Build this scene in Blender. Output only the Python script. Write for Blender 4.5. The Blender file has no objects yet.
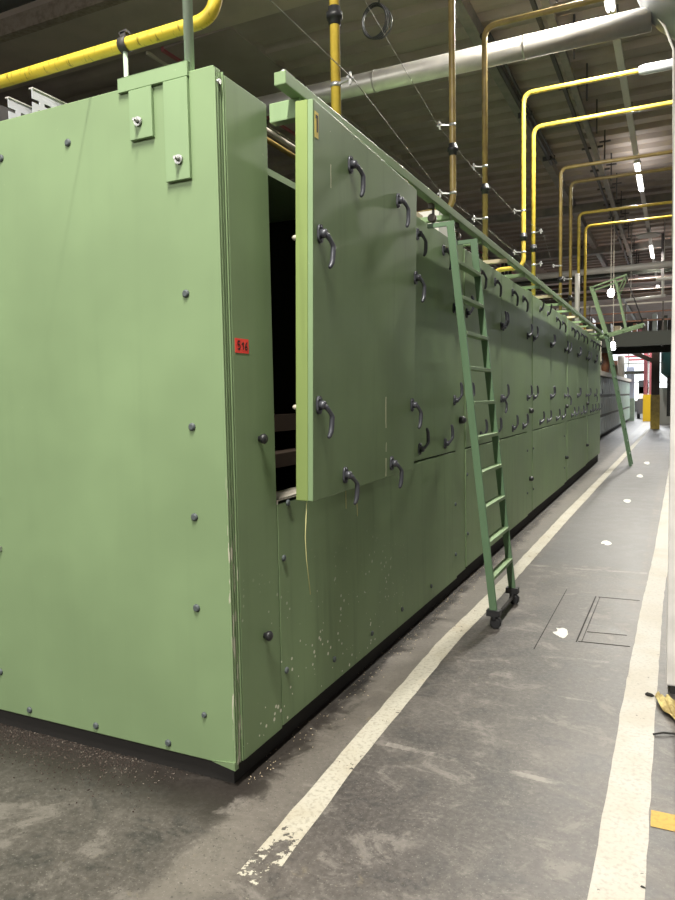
import bpy, math, random
from mathutils import Vector, Matrix
random.seed(7)
S = bpy.context.scene
COL = S.collection

# ------------------------------------------------------------------ camera
YAW, PITCH, ROLL = 0.44485, -0.07214, -0.019326
cam_d = bpy.data.cameras.new('camera'); cam = bpy.data.objects.new('camera', cam_d); COL.objects.link(cam)
fw = Vector((-math.sin(YAW)*math.cos(PITCH), math.cos(YAW)*math.cos(PITCH), math.sin(PITCH)))
rt0 = Vector((math.cos(YAW), math.sin(YAW), 0)); up0 = rt0.cross(fw)
rt = math.cos(ROLL)*rt0 + math.sin(ROLL)*up0
up = -math.sin(ROLL)*rt0 + math.cos(ROLL)*up0
mw = Matrix((rt, up, -fw)).transposed().to_4x4(); mw.translation = Vector((1.561, -2.285, 1.55))
cam.matrix_world = mw
cam_d.sensor_fit = 'VERTICAL'; cam_d.sensor_height = 24.0; cam_d.lens = 709.6/900*24.0
cam_d.clip_start = 0.02; cam_d.clip_end = 300
S.camera = cam

# ------------------------------------------------------------------ world, exposure
S.view_settings.view_transform = 'Standard'; S.view_settings.look = 'None'
S.view_settings.gamma = 1; S.view_settings.use_curve_mapping = False
S.view_settings.exposure = 0.16
W = bpy.data.worlds.new('world'); S.world = W; W.use_nodes = True
W.node_tree.nodes['Background'].inputs[0].default_value = (0.9, 0.95, 1.0, 1)
W.node_tree.nodes['Background'].inputs[1].default_value = 0.03

def area(name, loc, rot, sx, sy, power, color=(1, 0.98, 0.93)):
    d = bpy.data.lights.new(name, 'AREA'); d.shape = 'RECTANGLE'; d.size = sx; d.size_y = sy
    d.energy = power; d.color = color
    o = bpy.data.objects.new(name, d); COL.objects.link(o); o.location = loc; o.rotation_euler = rot
    return o
LZ = 6.9; LX = 0.67
# fluorescent tubes of the ceiling row over the aisle (each sits right under its luminaire)
TUBES = [(-12.6, 2.4), (-3.5, 2.4), (6.35, 2.4), (16.1, 2.5), (26.4, 2.6), (36.0, 2.6)]
for y0, ln in TUBES:
    area('tube_light', (LX, y0+ln/2, LZ-0.06), (0, 0, 0), 0.05, ln, 760 if y0 < 20 else 420, (1, 0.965, 0.87))
    area('deck_uplight', (LX, y0+ln/2, LZ+0.14), (math.pi, 0, 0), 0.8, ln, 15 if y0 < 20 else 6)  # wide unseen lamp added above each housing to brighten the roof deck
# the next aisle's lamp rows, unseen behind the photographer
for x, y, p in ((-2.0, -6.5, 205), (-6.5, -5.5, 150)):
    area('aisle_light', (x, y, 5.4), (math.radians(40), 0, 0), 3.0, 0.5, p)
for x, y in ((-9, 3), (8, -3), (8, 12), (7, 4)):
    area('hall_fill_light', (x, y, 6.9), (0, 0, 0), 0.4, 6, 60)  # unseen lamps added across the hall to lift floor bounce and deck
area('far_daylight_fill', (1.5, 46, 6.2), (0, 0, 0), 8, 14, 5600, (0.93, 0.97, 1.0))  # added overhead lamp, no roof opening; brings daylight to the far floor

# ------------------------------------------------------------------ materials
def nmat(name, col, rough=0.5, metal=0.0, spec=0.5):
    m = bpy.data.materials.new(name); m.use_nodes = True
    b = m.node_tree.nodes['Principled BSDF']
    b.inputs['Base Color'].default_value = (*col, 1); b.inputs['Roughness'].default_value = rough
    b.inputs['Metallic'].default_value = metal; b.inputs['Specular IOR Level'].default_value = spec
    return m
class NT:
    def __init__(s, m): s.t = m.node_tree; s.n = s.t.nodes; s.l = s.t.links; s.b = s.n['Principled BSDF']
    def val(s, inp, v):
        if isinstance(v, (int, float)): inp.default_value = v
        elif isinstance(v, tuple): inp.default_value = (*v, 1) if len(v) == 3 and inp.type == 'RGBA' else v
        else: s.l.new(v, inp)
    def pos(s, kind='Object'): return s.n.new('ShaderNodeTexCoord').outputs[kind]
    def geo(s): return s.n.new('ShaderNodeNewGeometry').outputs['Position']
    def mapping(s, v, scale=(1, 1, 1), loc=(0, 0, 0)):
        n = s.n.new('ShaderNodeMapping'); s.l.new(v, n.inputs[0]); n.inputs['Scale'].default_value = scale
        n.inputs['Location'].default_value = loc; return n.outputs[0]
    def noise(s, v, scale, detail=4, rough=0.55, dist=0.0):
        n = s.n.new('ShaderNodeTexNoise'); s.l.new(v, n.inputs['Vector']); n.inputs['Scale'].default_value = scale
        n.inputs['Detail'].default_value = detail; n.inputs['Roughness'].default_value = rough
        n.inputs['Distortion'].default_value = dist; return n.outputs['Fac']
    def voro(s, v, scale, rnd=1.0):
        n = s.n.new('ShaderNodeTexVoronoi'); s.l.new(v, n.inputs['Vector']); n.inputs['Scale'].default_value = scale
        n.inputs['Randomness'].default_value = rnd; return n.outputs['Distance']
    def ramp(s, f, a, b):      # smooth 0..1 between a and b
        n = s.n.new('ShaderNodeMapRange'); n.interpolation_type = 'SMOOTHSTEP'
        s.l.new(f, n.inputs[0]); n.inputs[1].default_value = a; n.inputs[2].default_value = b; return n.outputs[0]
    def m(s, op, a, b=0.0):
        n = s.n.new('ShaderNodeMath'); n.operation = op; s.val(n.inputs[0], a); s.val(n.inputs[1], b); return n.outputs[0]
    def mix(s, f, a, b):
        n = s.n.new('ShaderNodeMix'); n.data_type = 'RGBA'; s.val(n.inputs[0], f); s.val(n.inputs[6], a); s.val(n.inputs[7], b)
        return n.outputs[2]
    def sep(s, v):
        n = s.n.new('ShaderNodeSeparateXYZ'); s.l.new(v, n.inputs[0]); return n.outputs
    def rect(s, u, v, cu, cv, hu, hv):
        a = s.m('LESS_THAN', s.m('ABSOLUTE', s.m('SUBTRACT', u, cu)), hu)
        b = s.m('LESS_THAN', s.m('ABSOLUTE', s.m('SUBTRACT', v, cv)), hv)
        return s.m('MULTIPLY', a, b)
    def bump(s, h, strength, dist=0.01):
        n = s.n.new('ShaderNodeBump'); s.l.new(h, n.inputs['Height']); n.inputs['Strength'].default_value = strength
        n.inputs['Distance'].default_value = dist; s.l.new(n.outputs[0], s.b.inputs['Normal'])
    def out(s, c): s.val(s.b.inputs['Base Color'], c)

GREEN = (0.212, 0.300, 0.155)
def green_paint(name, base=GREEN, rough=0.5, chips=0.0, streak=0.12, extra=None):
    m = nmat(name, base, rough, 0.0, 0.25); t = NT(m); p = t.geo(); x, y, z = t.sep(p)
    n1 = t.noise(p, 1.3, 3); n2 = t.noise(t.mapping(p, (9, 9, 0.7)), 1.5, 3)
    dark = tuple(c*0.88 for c in base); lite = tuple(min(1, c*1.07) for c in base)
    c = t.mix(t.ramp(n1, 0.3, 0.75), dark, lite)
    c = t.mix(t.m('MULTIPLY', t.ramp(n2, 0.5, 0.8), streak*2), c, tuple(v*0.6 for v in base))
    spk = t.ramp(t.noise(p, 45, 2), 0.76, 0.80)
    c = t.mix(t.m('MULTIPLY', spk, 0.35), c, (0.55, 0.58, 0.42))
    if chips:
        v = t.voro(p, 26); d = t.m('LESS_THAN', v, t.m('MULTIPLY', t.ramp(t.noise(p, 4.5, 2), 0.32, 0.7), 0.24))
        low = t.m('MULTIPLY', t.m('SUBTRACT', 1.0, t.ramp(z, 0.25, 0.95)), t.m('SUBTRACT', 1.0, t.ramp(y, 1.1, 2.3)))
        c = t.mix(t.m('MULTIPLY', t.m('MULTIPLY', d, low), chips), c, (0.75, 0.75, 0.62))
    if extra: c = extra(t, p, x, y, z, c)
    t.out(c)
    t.val(t.b.inputs['Roughness'], t.m('ADD', t.m('MULTIPLY', n1, 0.2), rough-0.1))
    t.bump(t.noise(p, 1.1, 2), 0.25, 0.02)
    return m
M = {}
M['green'] = green_paint('green_paint', streak=0.04)
M['green_side'] = green_paint('green_paint_side', chips=1.0, streak=0.1)
M['green_lower'] = green_paint('green_paint_lower', chips=1.0, streak=0.22)
def door_marks(t, p, x, y, z, c):
    w = t.m('MULTIPLY', t.m('SUBTRACT', t.noise(p, 8, 2), 0.5), 0.03)
    yy = t.m('ADD', y, w)
    for cy, cz, hy, hz in ((1.325, 1.47, .007, .085), (1.335, 1.17, .008, .05), (0.585, 2.52, .004, .05), (1.335, 1.28, .004, .025)):
        c = t.mix(t.rect(yy, z, cy, cz, hy, hz), c, (0.72, 0.74, 0.50))
    v = t.voro(p, 19); d = t.m('LESS_THAN', v, t.m('MULTIPLY', t.ramp(t.noise(p, 3.1, 2), 0.55, 0.85), 0.16))
    return t.mix(d, c, (0.6, 0.64, 0.42))
M['green_door'] = green_paint('green_paint_door', streak=0.15, extra=door_marks)
def corner_wear(t, p, x, y, z, c):
    n = t.noise(t.mapping(p, (60, 60, 6)), 1, 3)
    w = t.m('MULTIPLY', t.m('GREATER_THAN', n, 0.57), t.m('SUBTRACT', 1.0, t.ramp(z, 1.1, 1.3)))
    return t.mix(t.m('MULTIPLY', w, 0.85), c, (0.5, 0.48, 0.38))
M['green_corner'] = green_paint('green_paint_corner', extra=corner_wear)
M['green_edge'] = green_paint('green_paint_lit_edge', base=(0.25, 0.33, 0.11), streak=0.2)  # yellowish light on the door's near edge put into the paint colour
M['green_light'] = green_paint('green_paint_fresh', base=(0.235, 0.335, 0.18))
M['green_ladder'] = green_paint('green_paint_ladder', base=(0.12, 0.20, 0.115), rough=0.4)
M['pole'] = nmat('pale_green_pole', (0.5, 0.62, 0.48), 0.35)
M['steel_tread'] = nmat('worn_tread', (0.42, 0.46, 0.36), 0.4, 0.2)
M['rubber'] = nmat('black_rubber', (0.018, 0.018, 0.02), 0.45)
M['stud'] = nmat('grey_plastic_cap', (0.075, 0.09, 0.092), 0.6)
M['handle'] = nmat('dark_grey_handle', (0.07, 0.072, 0.085), 0.35, 0.3)
M['zinc'] = nmat('zinc_steel', (0.42, 0.42, 0.41), 0.38, 0.8)
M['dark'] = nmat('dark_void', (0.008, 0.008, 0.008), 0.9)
M['plinth'] = nmat('near_black_plinth', (0.02, 0.018, 0.016), 0.85)  # near-black: shade and dirt below the machine panels put into the colour
def tint(name, a, b, scale, rough=0.5, metal=0.0, mp=(1, 1, 1), lo=.35, hi=.7, bump=0):
    m = nmat(name, a, rough, metal); t = NT(m); p = t.mapping(t.pos(), mp); n = t.noise(p, scale, 4)
    t.out(t.mix(t.ramp(n, lo, hi), a, b))
    if bump: t.bump(n, bump)
    return m
M['yellow'] = tint('yellow_gas_paint', (0.58, 0.42, 0.06), (0.42, 0.29, 0.04), 9, 0.35)
M['yellow_scuff'] = tint('scuffed_yellow_gas_paint', (0.80, 0.60, 0.06), (0.30, 0.20, 0.02), 7, 0.4, mp=(14, 3, 3), lo=.56, hi=.72)
M['yellow_old'] = tint('dull_yellow_gas_paint', (0.30, 0.215, 0.065), (0.21, 0.145, 0.05), 7, 0.4)
M['silver'] = tint('galvanised_duct', (0.60, 0.58, 0.54), (0.48, 0.46, 0.44), 3, 0.42, 0.6)
M['grey_sheet'] = tint('grey_sheet_metal', (0.30, 0.315, 0.33), (0.25, 0.26, 0.275), 2, 0.4, 0.4)
M['concrete_beam'] = tint('brown_beam', (0.46, 0.39, 0.32), (0.40, 0.34, 0.28), 2, 0.8)
M['beam_lip'] = tint('rough_concrete_lip', (0.33, 0.28, 0.22), (0.22, 0.18, 0.14), 12, 0.9, bump=.4)
M['deck'] = tint('brown_roof_deck', (0.33, 0.275, 0.245), (0.27, 0.225, 0.20), 1.2, 0.7)
M['joist'] = tint('grey_joist', (0.22, 0.20, 0.18), (0.16, 0.15, 0.14), 4, 0.6)
M['dark_steel'] = nmat('dark_steel', (0.06, 0.055, 0.055), 0.6, 0.3)
M['trunk'] = nmat('pale_trunking', (0.5, 0.48, 0.45), 0.5)
M['white'] = tint('white_wall_paint', (0.72, 0.70, 0.68), (0.58, 0.56, 0.54), 5, 0.6)
M['dim_wall'] = nmat('dim_hall_wall', (0.09, 0.085, 0.08), 0.8)
M['tray'] = nmat('grey_tray', (0.5, 0.51, 0.55), 0.5, 0.3)
M['red_sticker'] = nmat('red_sticker', (0.95, 0.06, 0.045), 0.6)
M['ink'] = nmat('black_ink', (0.01, 0.005, 0.005), 0.7)
M['yellow_tag'] = nmat('yellow_tag', (0.78, 0.62, 0.12), 0.6)
M['cream'] = nmat('cream_board', (0.62, 0.52, 0.36), 0.7)
M['mint'] = tint('mint_panel', (0.32, 0.42, 0.36), (0.24, 0.32, 0.28), 3, 0.5)
M['grey_green'] = tint('grey_green_panel', (0.22, 0.25, 0.24), (0.16, 0.19, 0.18), 3, 0.5)
M['brown_steel'] = nmat('brown_column_paint', (0.055, 0.038, 0.028), 0.5)
M['hazard'] = nmat('yellow_guard_paint', (0.80, 0.50, 0.01), 0.5)
M['pink_red'] = nmat('faded_red_steel', (0.36, 0.10, 0.12), 0.5)
M['teal'] = nmat('dark_teal_tank', (0.03, 0.09, 0.09), 0.4)
M['pale_blue'] = nmat('pale_blue_column', (0.50, 0.58, 0.75), 0.5)
M['mezz'] = nmat('mezzanine_steel', (0.045, 0.05, 0.038), 0.6)
M['rust'] = tint('rusty_pipe', (0.28, 0.12, 0.06), (0.14, 0.07, 0.05), 8, 0.6)
M['pale_steel'] = nmat('pale_steel_rail', (0.55, 0.5, 0.42), 0.5)
def emis(name, col, s):
    m = bpy.data.materials.new(name); m.use_nodes = True; b = m.node_tree.nodes['Principled BSDF']
    b.inputs['Base Color'].default_value = (*col, 1)
    b.inputs['Emission Color'].default_value = (*col, 1); b.inputs['Emission Strength'].default_value = s; return m
M['tube'] = emis('lit_tube', (1, 0.99, 0.97), 14)
M['daylight'] = emis('daylight_glazing', (0.86, 0.93, 0.95), 1.15)
M['cloth'] = tint('stained_yellow_cloth', (0.62, 0.52, 0.22), (0.30, 0.22, 0.08), 18, 0.9)
# floor
def floor_mat():
    m = nmat('worn_concrete', (0.2, 0.18, 0.17), 0.5); t = NT(m); p = t.geo(); x, y, z = t.sep(p)
    big = t.noise(p, 0.9, 4, 0.6, 0.4); mid = t.noise(t.mapping(p, (1.3, 1.5, 1)), 3.4, 12, 0.72, 0.5); fine = t.noise(p, 40, 4)
    c = t.mix(t.ramp(big, 0.3, 0.7), (0.047, 0.041, 0.037), (0.094, 0.082, 0.073))
    c = t.mix(t.m('MULTIPLY', t.ramp(mid, 0.52, 0.64), 0.6), c, (0.20, 0.18, 0.16))
    c = t.mix(t.m('MULTIPLY', t.ramp(mid, 0.49, 0.39), 0.8), c, (0.036, 0.033, 0.032))
    c = t.mix(t.m('MULTIPLY', t.ramp(fine, 0.35, 0.75), 0.25), c, (0.21, 0.19, 0.175))
    # trodden grey coating inside the aisle beyond the ladder
    e = t.m('ADD', y, t.m('MULTIPLY', t.m('SUBTRACT', big, 0.5), 2.2))
    a = t.m('MULTIPLY', t.ramp(e, 4.1, 4.4), t.m('SUBTRACT', 1.0, t.ramp(e, 13.5, 15)))
    a = t.m('MULTIPLY', a, t.m('MULTIPLY', t.ramp(x, 0.38, 0.46), t.m('SUBTRACT', 1.0, t.ramp(x, 1.28, 1.34))))
    c = t.mix(t.m('MULTIPLY', a, 0.6), c, (0.066, 0.065, 0.068))
    # dusty pale strip beside the machine
    d = t.m('MULTIPLY', t.ramp(x, 0.02, 0.1), t.m('SUBTRACT', 1.0, t.ramp(x, 0.22, 0.34)))
    c = t.mix(t.m('MULTIPLY', d, 0.45), c, (0.19, 0.17, 0.145))
    # ochre stains and pale drips
    oc = t.ramp(t.noise(t.mapping(p, (1, 1, 1), (3.1, 1.7, 0)), 2.3, 5, 0.7, 1.0), 0.66, 0.75)
    c = t.mix(t.m('MULTIPLY', oc, 0.35), c, (0.24, 0.19, 0.10))
    wl = t.ramp(t.noise(t.mapping(p, (1.2, 7, 1), (5, 2, 0)), 1.7, 5, 0.7, 0.4), 0.66, 0.72)
    c = t.mix(t.m('MULTIPLY', wl, 0.4), c, (0.27, 0.25, 0.22))
    # screed joints
    for cy in (2.02, 5.02): c = t.mix(t.m('MULTIPLY', t.rect(x, t.m('ADD', y, t.m('MULTIPLY', mid, 0.06)), 1.0, cy, 0.72, 0.006), 0.8), c, (0.07, 0.065, 0.06))
    sp = t.noise(p, 110, 2)
    c = t.mix(t.m('MULTIPLY', t.ramp(sp, 0.6, 0.72), 0.45), c, (0.25, 0.235, 0.21))
    sp2 = t.noise(t.mapping(p, (1, 1, 1), (4, 4, 0)), 75, 2)
    c = t.mix(t.m('MULTIPLY', t.ramp(sp2, 0.62, 0.70), 0.6), c, (0.03, 0.027, 0.025))
    pt = t.m('MULTIPLY', t.ramp(mid, 0.42, 0.6), 0.75)
    for (cx, cy, hx, hy, sl) in ((0.83, 0.565, 0.42, 0.018, -0.04), (1.08, 1.40, 0.12, 0.008, -0.03), (0.86, 4.25, 0.5, 0.03, 0.05), (1.06, 1.97, 0.2, 0.02, 0.1)):
        yl = t.m('SUBTRACT', y, t.m('MULTIPLY', t.m('SUBTRACT', x, cx), sl)); yl = t.m('ADD', yl, t.m('MULTIPLY', t.m('SUBTRACT', fine, 0.5), 0.02))
        c = t.mix(t.m('MULTIPLY', t.rect(x, yl, cx, cy, hx, hy), pt), c, (0.24, 0.22, 0.195))
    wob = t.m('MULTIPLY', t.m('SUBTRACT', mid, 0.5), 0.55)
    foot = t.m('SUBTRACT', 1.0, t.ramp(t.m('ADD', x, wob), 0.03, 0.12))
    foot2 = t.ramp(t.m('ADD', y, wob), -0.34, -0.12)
    c = t.mix(t.m('MULTIPLY', t.m('MULTIPLY', foot, foot2), 0.82), c, (0.02, 0.016, 0.013))  # dirt stain and shade around the machine foot, both painted into the floor
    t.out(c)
    t.val(t.b.inputs['Roughness'], t.m('ADD', t.m('MULTIPLY', mid, 0.35), 0.28))
    t.bump(t.m('ADD', mid, t.m('MULTIPLY', fine, 0.25)), 0.25, 0.006)
    return m
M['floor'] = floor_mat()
def worn_paint(name, col, amt, edge):
    m = nmat(name, col, 0.55); t = NT(m); p = t.geo()
    n = t.noise(p, 16, 6, 0.7); n2 = t.noise(p, 55, 3); n3 = t.noise(p, 2.5, 3)
    c = t.mix(t.m('MULTIPLY', t.ramp(n2, 0.45, 0.7), 0.6), col, tuple(v*0.55 for v in col))
    c = t.mix(t.m('MULTIPLY', t.ramp(n3, 0.4, 0.7), 0.6), c, tuple(v*w for v, w in zip(col, (0.78, 0.72, 0.62))))
    t.out(c)
    k = t.m('ADD', t.m('MULTIPLY', n, 0.75), t.m('MULTIPLY', n3, 0.25))
    if edge:
        x, y, z = t.sep(p); k = t.m('ADD', k, t.m('MULTIPLY', t.m('SUBTRACT', 1.0, t.ramp(y, -0.5, -0.02)), 0.20))
    f = t.ramp(k, amt, amt+0.03)
    tr = t.n.new('ShaderNodeBsdfTransparent'); mx = t.n.new('ShaderNodeMixShader'); o = t.n['Material Output']
    t.l.new(f, mx.inputs[0]); t.l.new(t.b.outputs[0], mx.inputs[1]); t.l.new(tr.outputs[0], mx.inputs[2]); t.l.new(mx.outputs[0], o.inputs[0])
    return m
M['line'] = worn_paint('worn_white_line_paint', (0.44, 0.415, 0.345), 0.60, True)
M['line_b'] = worn_paint('worn_white_line_paint_wide', (0.47, 0.445, 0.40), 0.63, False)
M['splash'] = nmat('white_paint', (0.62, 0.61, 0.57), 0.5)
M['yellow_line'] = worn_paint('worn_yellow_line_paint', (0.50, 0.30, 0.03), 0.68, False)

# ------------------------------------------------------------------ mesh helpers
class MB:
    def __init__(s): s.v = []; s.f = []; s.smooth = []
    def quadbox(s, pts, sm=False):
        b = len(s.v); s.v += [tuple(p) for p in pts]
        for f in ((0, 3, 2, 1), (4, 5, 6, 7), (0, 1, 5, 4), (1, 2, 6, 5), (2, 3, 7, 6), (3, 0, 4, 7)):
            s.f.append(tuple(b+i for i in f)); s.smooth.append(sm)
        return s
    def box(s, a, b):
        x0, y0, z0 = a; x1, y1, z1 = b
        x0, x1 = sorted((x0, x1)); y0, y1 = sorted((y0, y1)); z0, z1 = sorted((z0, z1))
        return s.quadbox([(x0, y0, z0), (x1, y0, z0), (x1, y1, z0), (x0, y1, z0), (x0, y0, z1), (x1, y0, z1), (x1, y1, z1), (x0, y1, z1)])
    def bar(s, p, q, w, d, side=(0, 1, 0)):   # rectangular bar p->q; w along 'side', d across
        p = Vector(p); q = Vector(q); t = (q-p).normalized(); a = Vector(side); a = (a-t*a.dot(t)).normalized(); c = t.cross(a)
        a = a*w/2; c = c*d/2
        return s.quadbox([p-a-c, p+a-c, p+a+c, p-a+c, q-a-c, q+a-c, q+a+c, q-a+c])
    def tube(s, path, r, n=10, cap=True, sy=1.0, smooth=True):
        path = [Vector(p) for p in path]; rs = r if isinstance(r, (list, tuple)) else [r]*len(path)
        t0 = (path[1]-path[0]).normalized(); ref = Vector((0, 0, 1)) if abs(t0.z) < 0.9 else Vector((1, 0, 0))
        a = (ref-t0*ref.dot(t0)).normalized(); base = len(s.v)
        for i, p in enumerate(path):
            if i == 0: t = t0
            elif i == len(path)-1: t = (path[i]-path[i-1]).normalized()
            else: t = ((path[i+1]-p).normalized()+(p-path[i-1]).normalized()).normalized()
            a = (a-t*a.dot(t)).normalized(); c = t.cross(a)
            for k in range(n):
                an = 2*math.pi*k/n; s.v.append(tuple(p+(a*math.cos(an)+c*math.sin(an)*sy)*rs[i]))
        for i in range(len(path)-1):
            for k in range(n):
                k2 = (k+1) % n; s.f.append((base+i*n+k, base+i*n+k2, base+(i+1)*n+k2, base+(i+1)*n+k)); s.smooth.append(smooth)
        if cap:
            s.f.append(tuple(base+k for k in reversed(range(n)))); s.smooth.append(False)
            e = base+(len(path)-1)*n; s.f.append(tuple(e+k for k in range(n))); s.smooth.append(False)
        return s
    def cyl(s, p, q, r, n=14): return s.tube([p, q], r, n)
    def poly(s, pts, h):   # flat outline in XY at z base, thickness h
        b = len(s.v); n = len(pts)
        s.v += [(x, y, z) for x, y, z in pts] + [(x, y, z+h) for x, y, z in pts]
        s.f.append(tuple(b+i for i in reversed(range(n)))); s.f.append(tuple(b+n+i for i in range(n))); s.smooth += [False, False]
        for i in range(n):
            j = (i+1) % n; s.f.append((b+i, b+j, b+n+j, b+n+i)); s.smooth.append(False)
        return s
    def build(s, name, mat, parent=None, bevel=0, loc=None):
        me = bpy.data.meshes.new(name); me.from_pydata(s.v, [], s.f); me.materials.append(M[mat] if isinstance(mat, str) else mat)
        me.polygons.foreach_set('use_smooth', s.smooth); me.update()
        o = bpy.data.objects.new(name, me); COL.objects.link(o)
        if parent: o.parent = parent
        if loc: o.location = loc
        if bevel:
            b = o.modifiers.new('bevel', 'BEVEL'); b.width = bevel; b.segments = 2; b.limit_method = 'ANGLE'
        return o
def arc_path(pts, r, n=5):     # round the inner corners of a polyline
    pts = [Vector(p) for p in pts]; out = [pts[0]]
    for i in range(1, len(pts)-1):
        a = (pts[i-1]-pts[i]).normalized(); b = (pts[i+1]-pts[i]).normalized()
        p0 = pts[i]+a*r; p1 = pts[i]+b*r
        for k in range(n+1):
            t = k/n; out.append(p0*(1-t)**2+pts[i]*2*t*(1-t)+p1*t*t)
    return out+[pts[-1]]
def tag(o, label, cat, group=None, kind=None):
    o['label'] = label; o['category'] = cat
    if group: o['group'] = group
    if kind: o['kind'] = kind
    return o
def thing(name, label, cat, loc=(0, 0, 0), group=None):
    o = bpy.data.objects.new(name, None); COL.objects.link(o); o.location = loc; o.empty_display_size = 0.1
    return tag(o, label, cat, group)
def struct(mb, name, mat, label=None):
    o = mb.build(name, mat); o['kind'] = 'structure'
    if label: o['label'] = label
    return o

# ------------------------------------------------------------------ hall shell
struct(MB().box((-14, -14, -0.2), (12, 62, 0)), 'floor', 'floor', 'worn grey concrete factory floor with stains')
DZ = 7.5
dk = MB(); y = 8.0; P = 0.70; prof = [(-14.0, 8.1), (7.0, 8.1), (7.0, DZ+0.11)]
while y < 61.5: prof += [(y, DZ), (y+0.30, DZ), (y+0.40, DZ+0.11), (y+0.62, DZ+0.11)]; y += P
prof.append((62, DZ+0.11)); n = len(prof)
dk.v = [(-14, a, z) for a, z in prof]+[(12, a, z) for a, z in prof]+[(-14, a, 8.3) for a, z in prof]+[(12, a, 8.3) for a, z in prof]
for i in range(n-1):
    dk.f.append((i, i+1, n+i+1, n+i)); dk.f.append((2*n+i, 3*n+i, 3*n+i+1, 2*n+i+1)); dk.smooth += [False, False]
struct(dk, 'ceiling', 'deck', 'brown corrugated metal roof deck')
struct(MB().box((-14.2, -14, 0), (-14, 62, 8.1)), 'wall_left', 'dim_wall')
struct(MB().box((12, -14, 0), (12.2, 62, 8.1)), 'wall_right', 'dim_wall')
struct(MB().box((-14, -14.2, 0), (12, -14, 8.1)), 'wall_back', 'dim_wall')
struct(MB().box((-14, 62, 0), (12, 62.2, 8.1)), 'wall_front', 'dim_wall')
wf = MB().box((-8, 61.9, 0.9), (10, 62.0, 5.6))
struct(wf, 'window_1', 'daylight', 'bright daylit glazing at the far end of the hall')
wm = MB()
for k in range(13): wm.box((-8+k*1.5-0.04, 61.84, 0.9), (-8+k*1.5+0.04, 61.9, 5.6))
for z in (0.9, 2.4, 4.0, 5.6): wm.box((-8.04, 61.84, z-0.04), (10.04, 61.9, z+0.04))
wmo = wm.build('window_frame', 'pale_steel'); wmo['kind'] = 'structure'

# beams
tb = thing('roof_beam', 'wide brown concrete beam crossing above the near end of the machine', 'beam', (0, 7.0, 7.5))
MB().box((-14, -0.64, 0.0), (12, 0.66, 0.6)).build('web', 'concrete_beam', tb)
MB().box((-14, -0.80, 0.0), (12, -0.64, 0.26)).build('lip', 'beam_lip', tb)
lb = thing('roof_beam', 'long dark brown beam running lengthwise over the machine', 'beam', (-4.93, 7.66, 7.5))
lb.rotation_euler = (0, 0, -math.atan2(0.47, 16.9))
MB().box((-1.36, 0, -0.02), (0.0, 48, 0.3)).build('web', 'deck', lb)
MB().box((-1.42, 0, -0.06), (-1.36, 48, 0.02)).build('edge_angle', 'pink_red', lb)
MB().box((-1.75, 0, -0.03), (-1.70, 48, 0.02)).build('edge_rail', 'pale_steel', lb)
tag(MB().tube([(-14, 4.14, 6.62), (-2.4, 4.14, 6.62)], 0.24, 20).build('duct', 'dark_steel'), 'dark round duct running in front of the near concrete beam', 'duct')
# joists along the hall
j = MB().box((-1.50, 7.7, 7.28), (-1.33, 60, 7.5)); tag(j.build('roof_joist', 'joist'), 'grey steel joist along the roof above the yellow risers', 'joist')
j = MB()
j.tube([(-1.28, 9.3, 7.24), (-1.28, 16.3, 7.24)], 0.045, 8); j.tube([(-1.17, 9.3, 7.24), (-1.17, 16.3, 7.24)], 0.03, 8)
for yy in (9.8, 12.8, 15.8): j.box((-1.42, yy, 7.18), (-1.13, yy+0.04, 7.28))
tag(j.build('conduit', 'dark_steel'), 'pair of dark conduits slung beside the grey roof joist', 'conduit')
dc = thing('cable_run', 'dark twin cable run hung from the roof on T-shaped hangers', 'cable run', (-0.26, 7.7, 7.1))
MB().box((-0.11, 0, -0.03), (-0.05, 28, 0.03)).build('rail', 'dark_steel', dc)
MB().box((0.03, 0, -0.04), (0.14, 28, 0.05)).build('rail', 'joist', dc)
for k in range(14):
    hy = 0.4+k*1.8
    MB().box((-0.2, hy-0.02, 0.03), (0.26, hy+0.02, 0.07)).box((0.28, hy-0.02, -0.25), (0.31, hy+0.02, 0.42)).box((0.18, hy-0.02, 0.13), (0.42, hy+0.02, 0.16)).build('hanger', 'dark_steel', dc)
for k, (yy, zz) in enumerate(((21, 7.1), (28, 7.1), (35, 7.1))):
    tag(MB().box((-10, yy, zz), (8, yy+0.2, zz+0.25)).build('cross_joist', 'joist'), ['nearest', 'middle', 'farthest'][k]+' grey cross joist under the far part of the roof', 'joist')
# light trunking and tubes
tr = thing('light_trunking', 'pale ceiling light trunking running along the aisle', 'light', (LX, -12, LZ+0.05))
MB().box((-0.055, 0, 0.0), (0.055, 54, 0.07)).build('rail', 'trunk', tr)
for k in range(12): MB().cyl((0, 2+k*4, 0.07), (0, 2+k*4, 0.62), 0.008, 6).build('hanger_rod', 'dark_steel', tr)
nm = ['', '', 'nearest lit fluorescent tube, seen above the silver duct', 'second lit fluorescent tube along the aisle trunking', 'third lit fluorescent tube down the aisle', 'farthest lit fluorescent tube of the aisle row']
for i, (y0, ln) in enumerate(TUBES):
    if i < 2: continue
    o = thing('fluorescent_lamp', nm[i], 'lamp', (LX, y0, LZ+0.0), 'fluorescent lamps of the aisle row')
    MB().box((-0.07, 0, 0.0), (0.07, ln, 0.05)).build('housing', 'trunk', o)
    MB().tube([(-0.03, 0.03, -0.02), (-0.03, ln-0.03, -0.02)], 0.018, 8).tube([(0.03, 0.03, -0.02), (0.03, ln-0.03, -0.02)], 0.018, 8).build('tube', 'tube', o)
tag(MB().cyl((LX, 23.8, 6.72), (LX, 23.8, 6.77), 0.38, 20).cyl((LX, 23.8, 6.77), (LX, 23.8, 6.96), 0.03, 8).build('lamp_shade', 'trunk'), 'pale disc-shaped lamp shade hanging from the aisle trunking', 'lamp')
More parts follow.
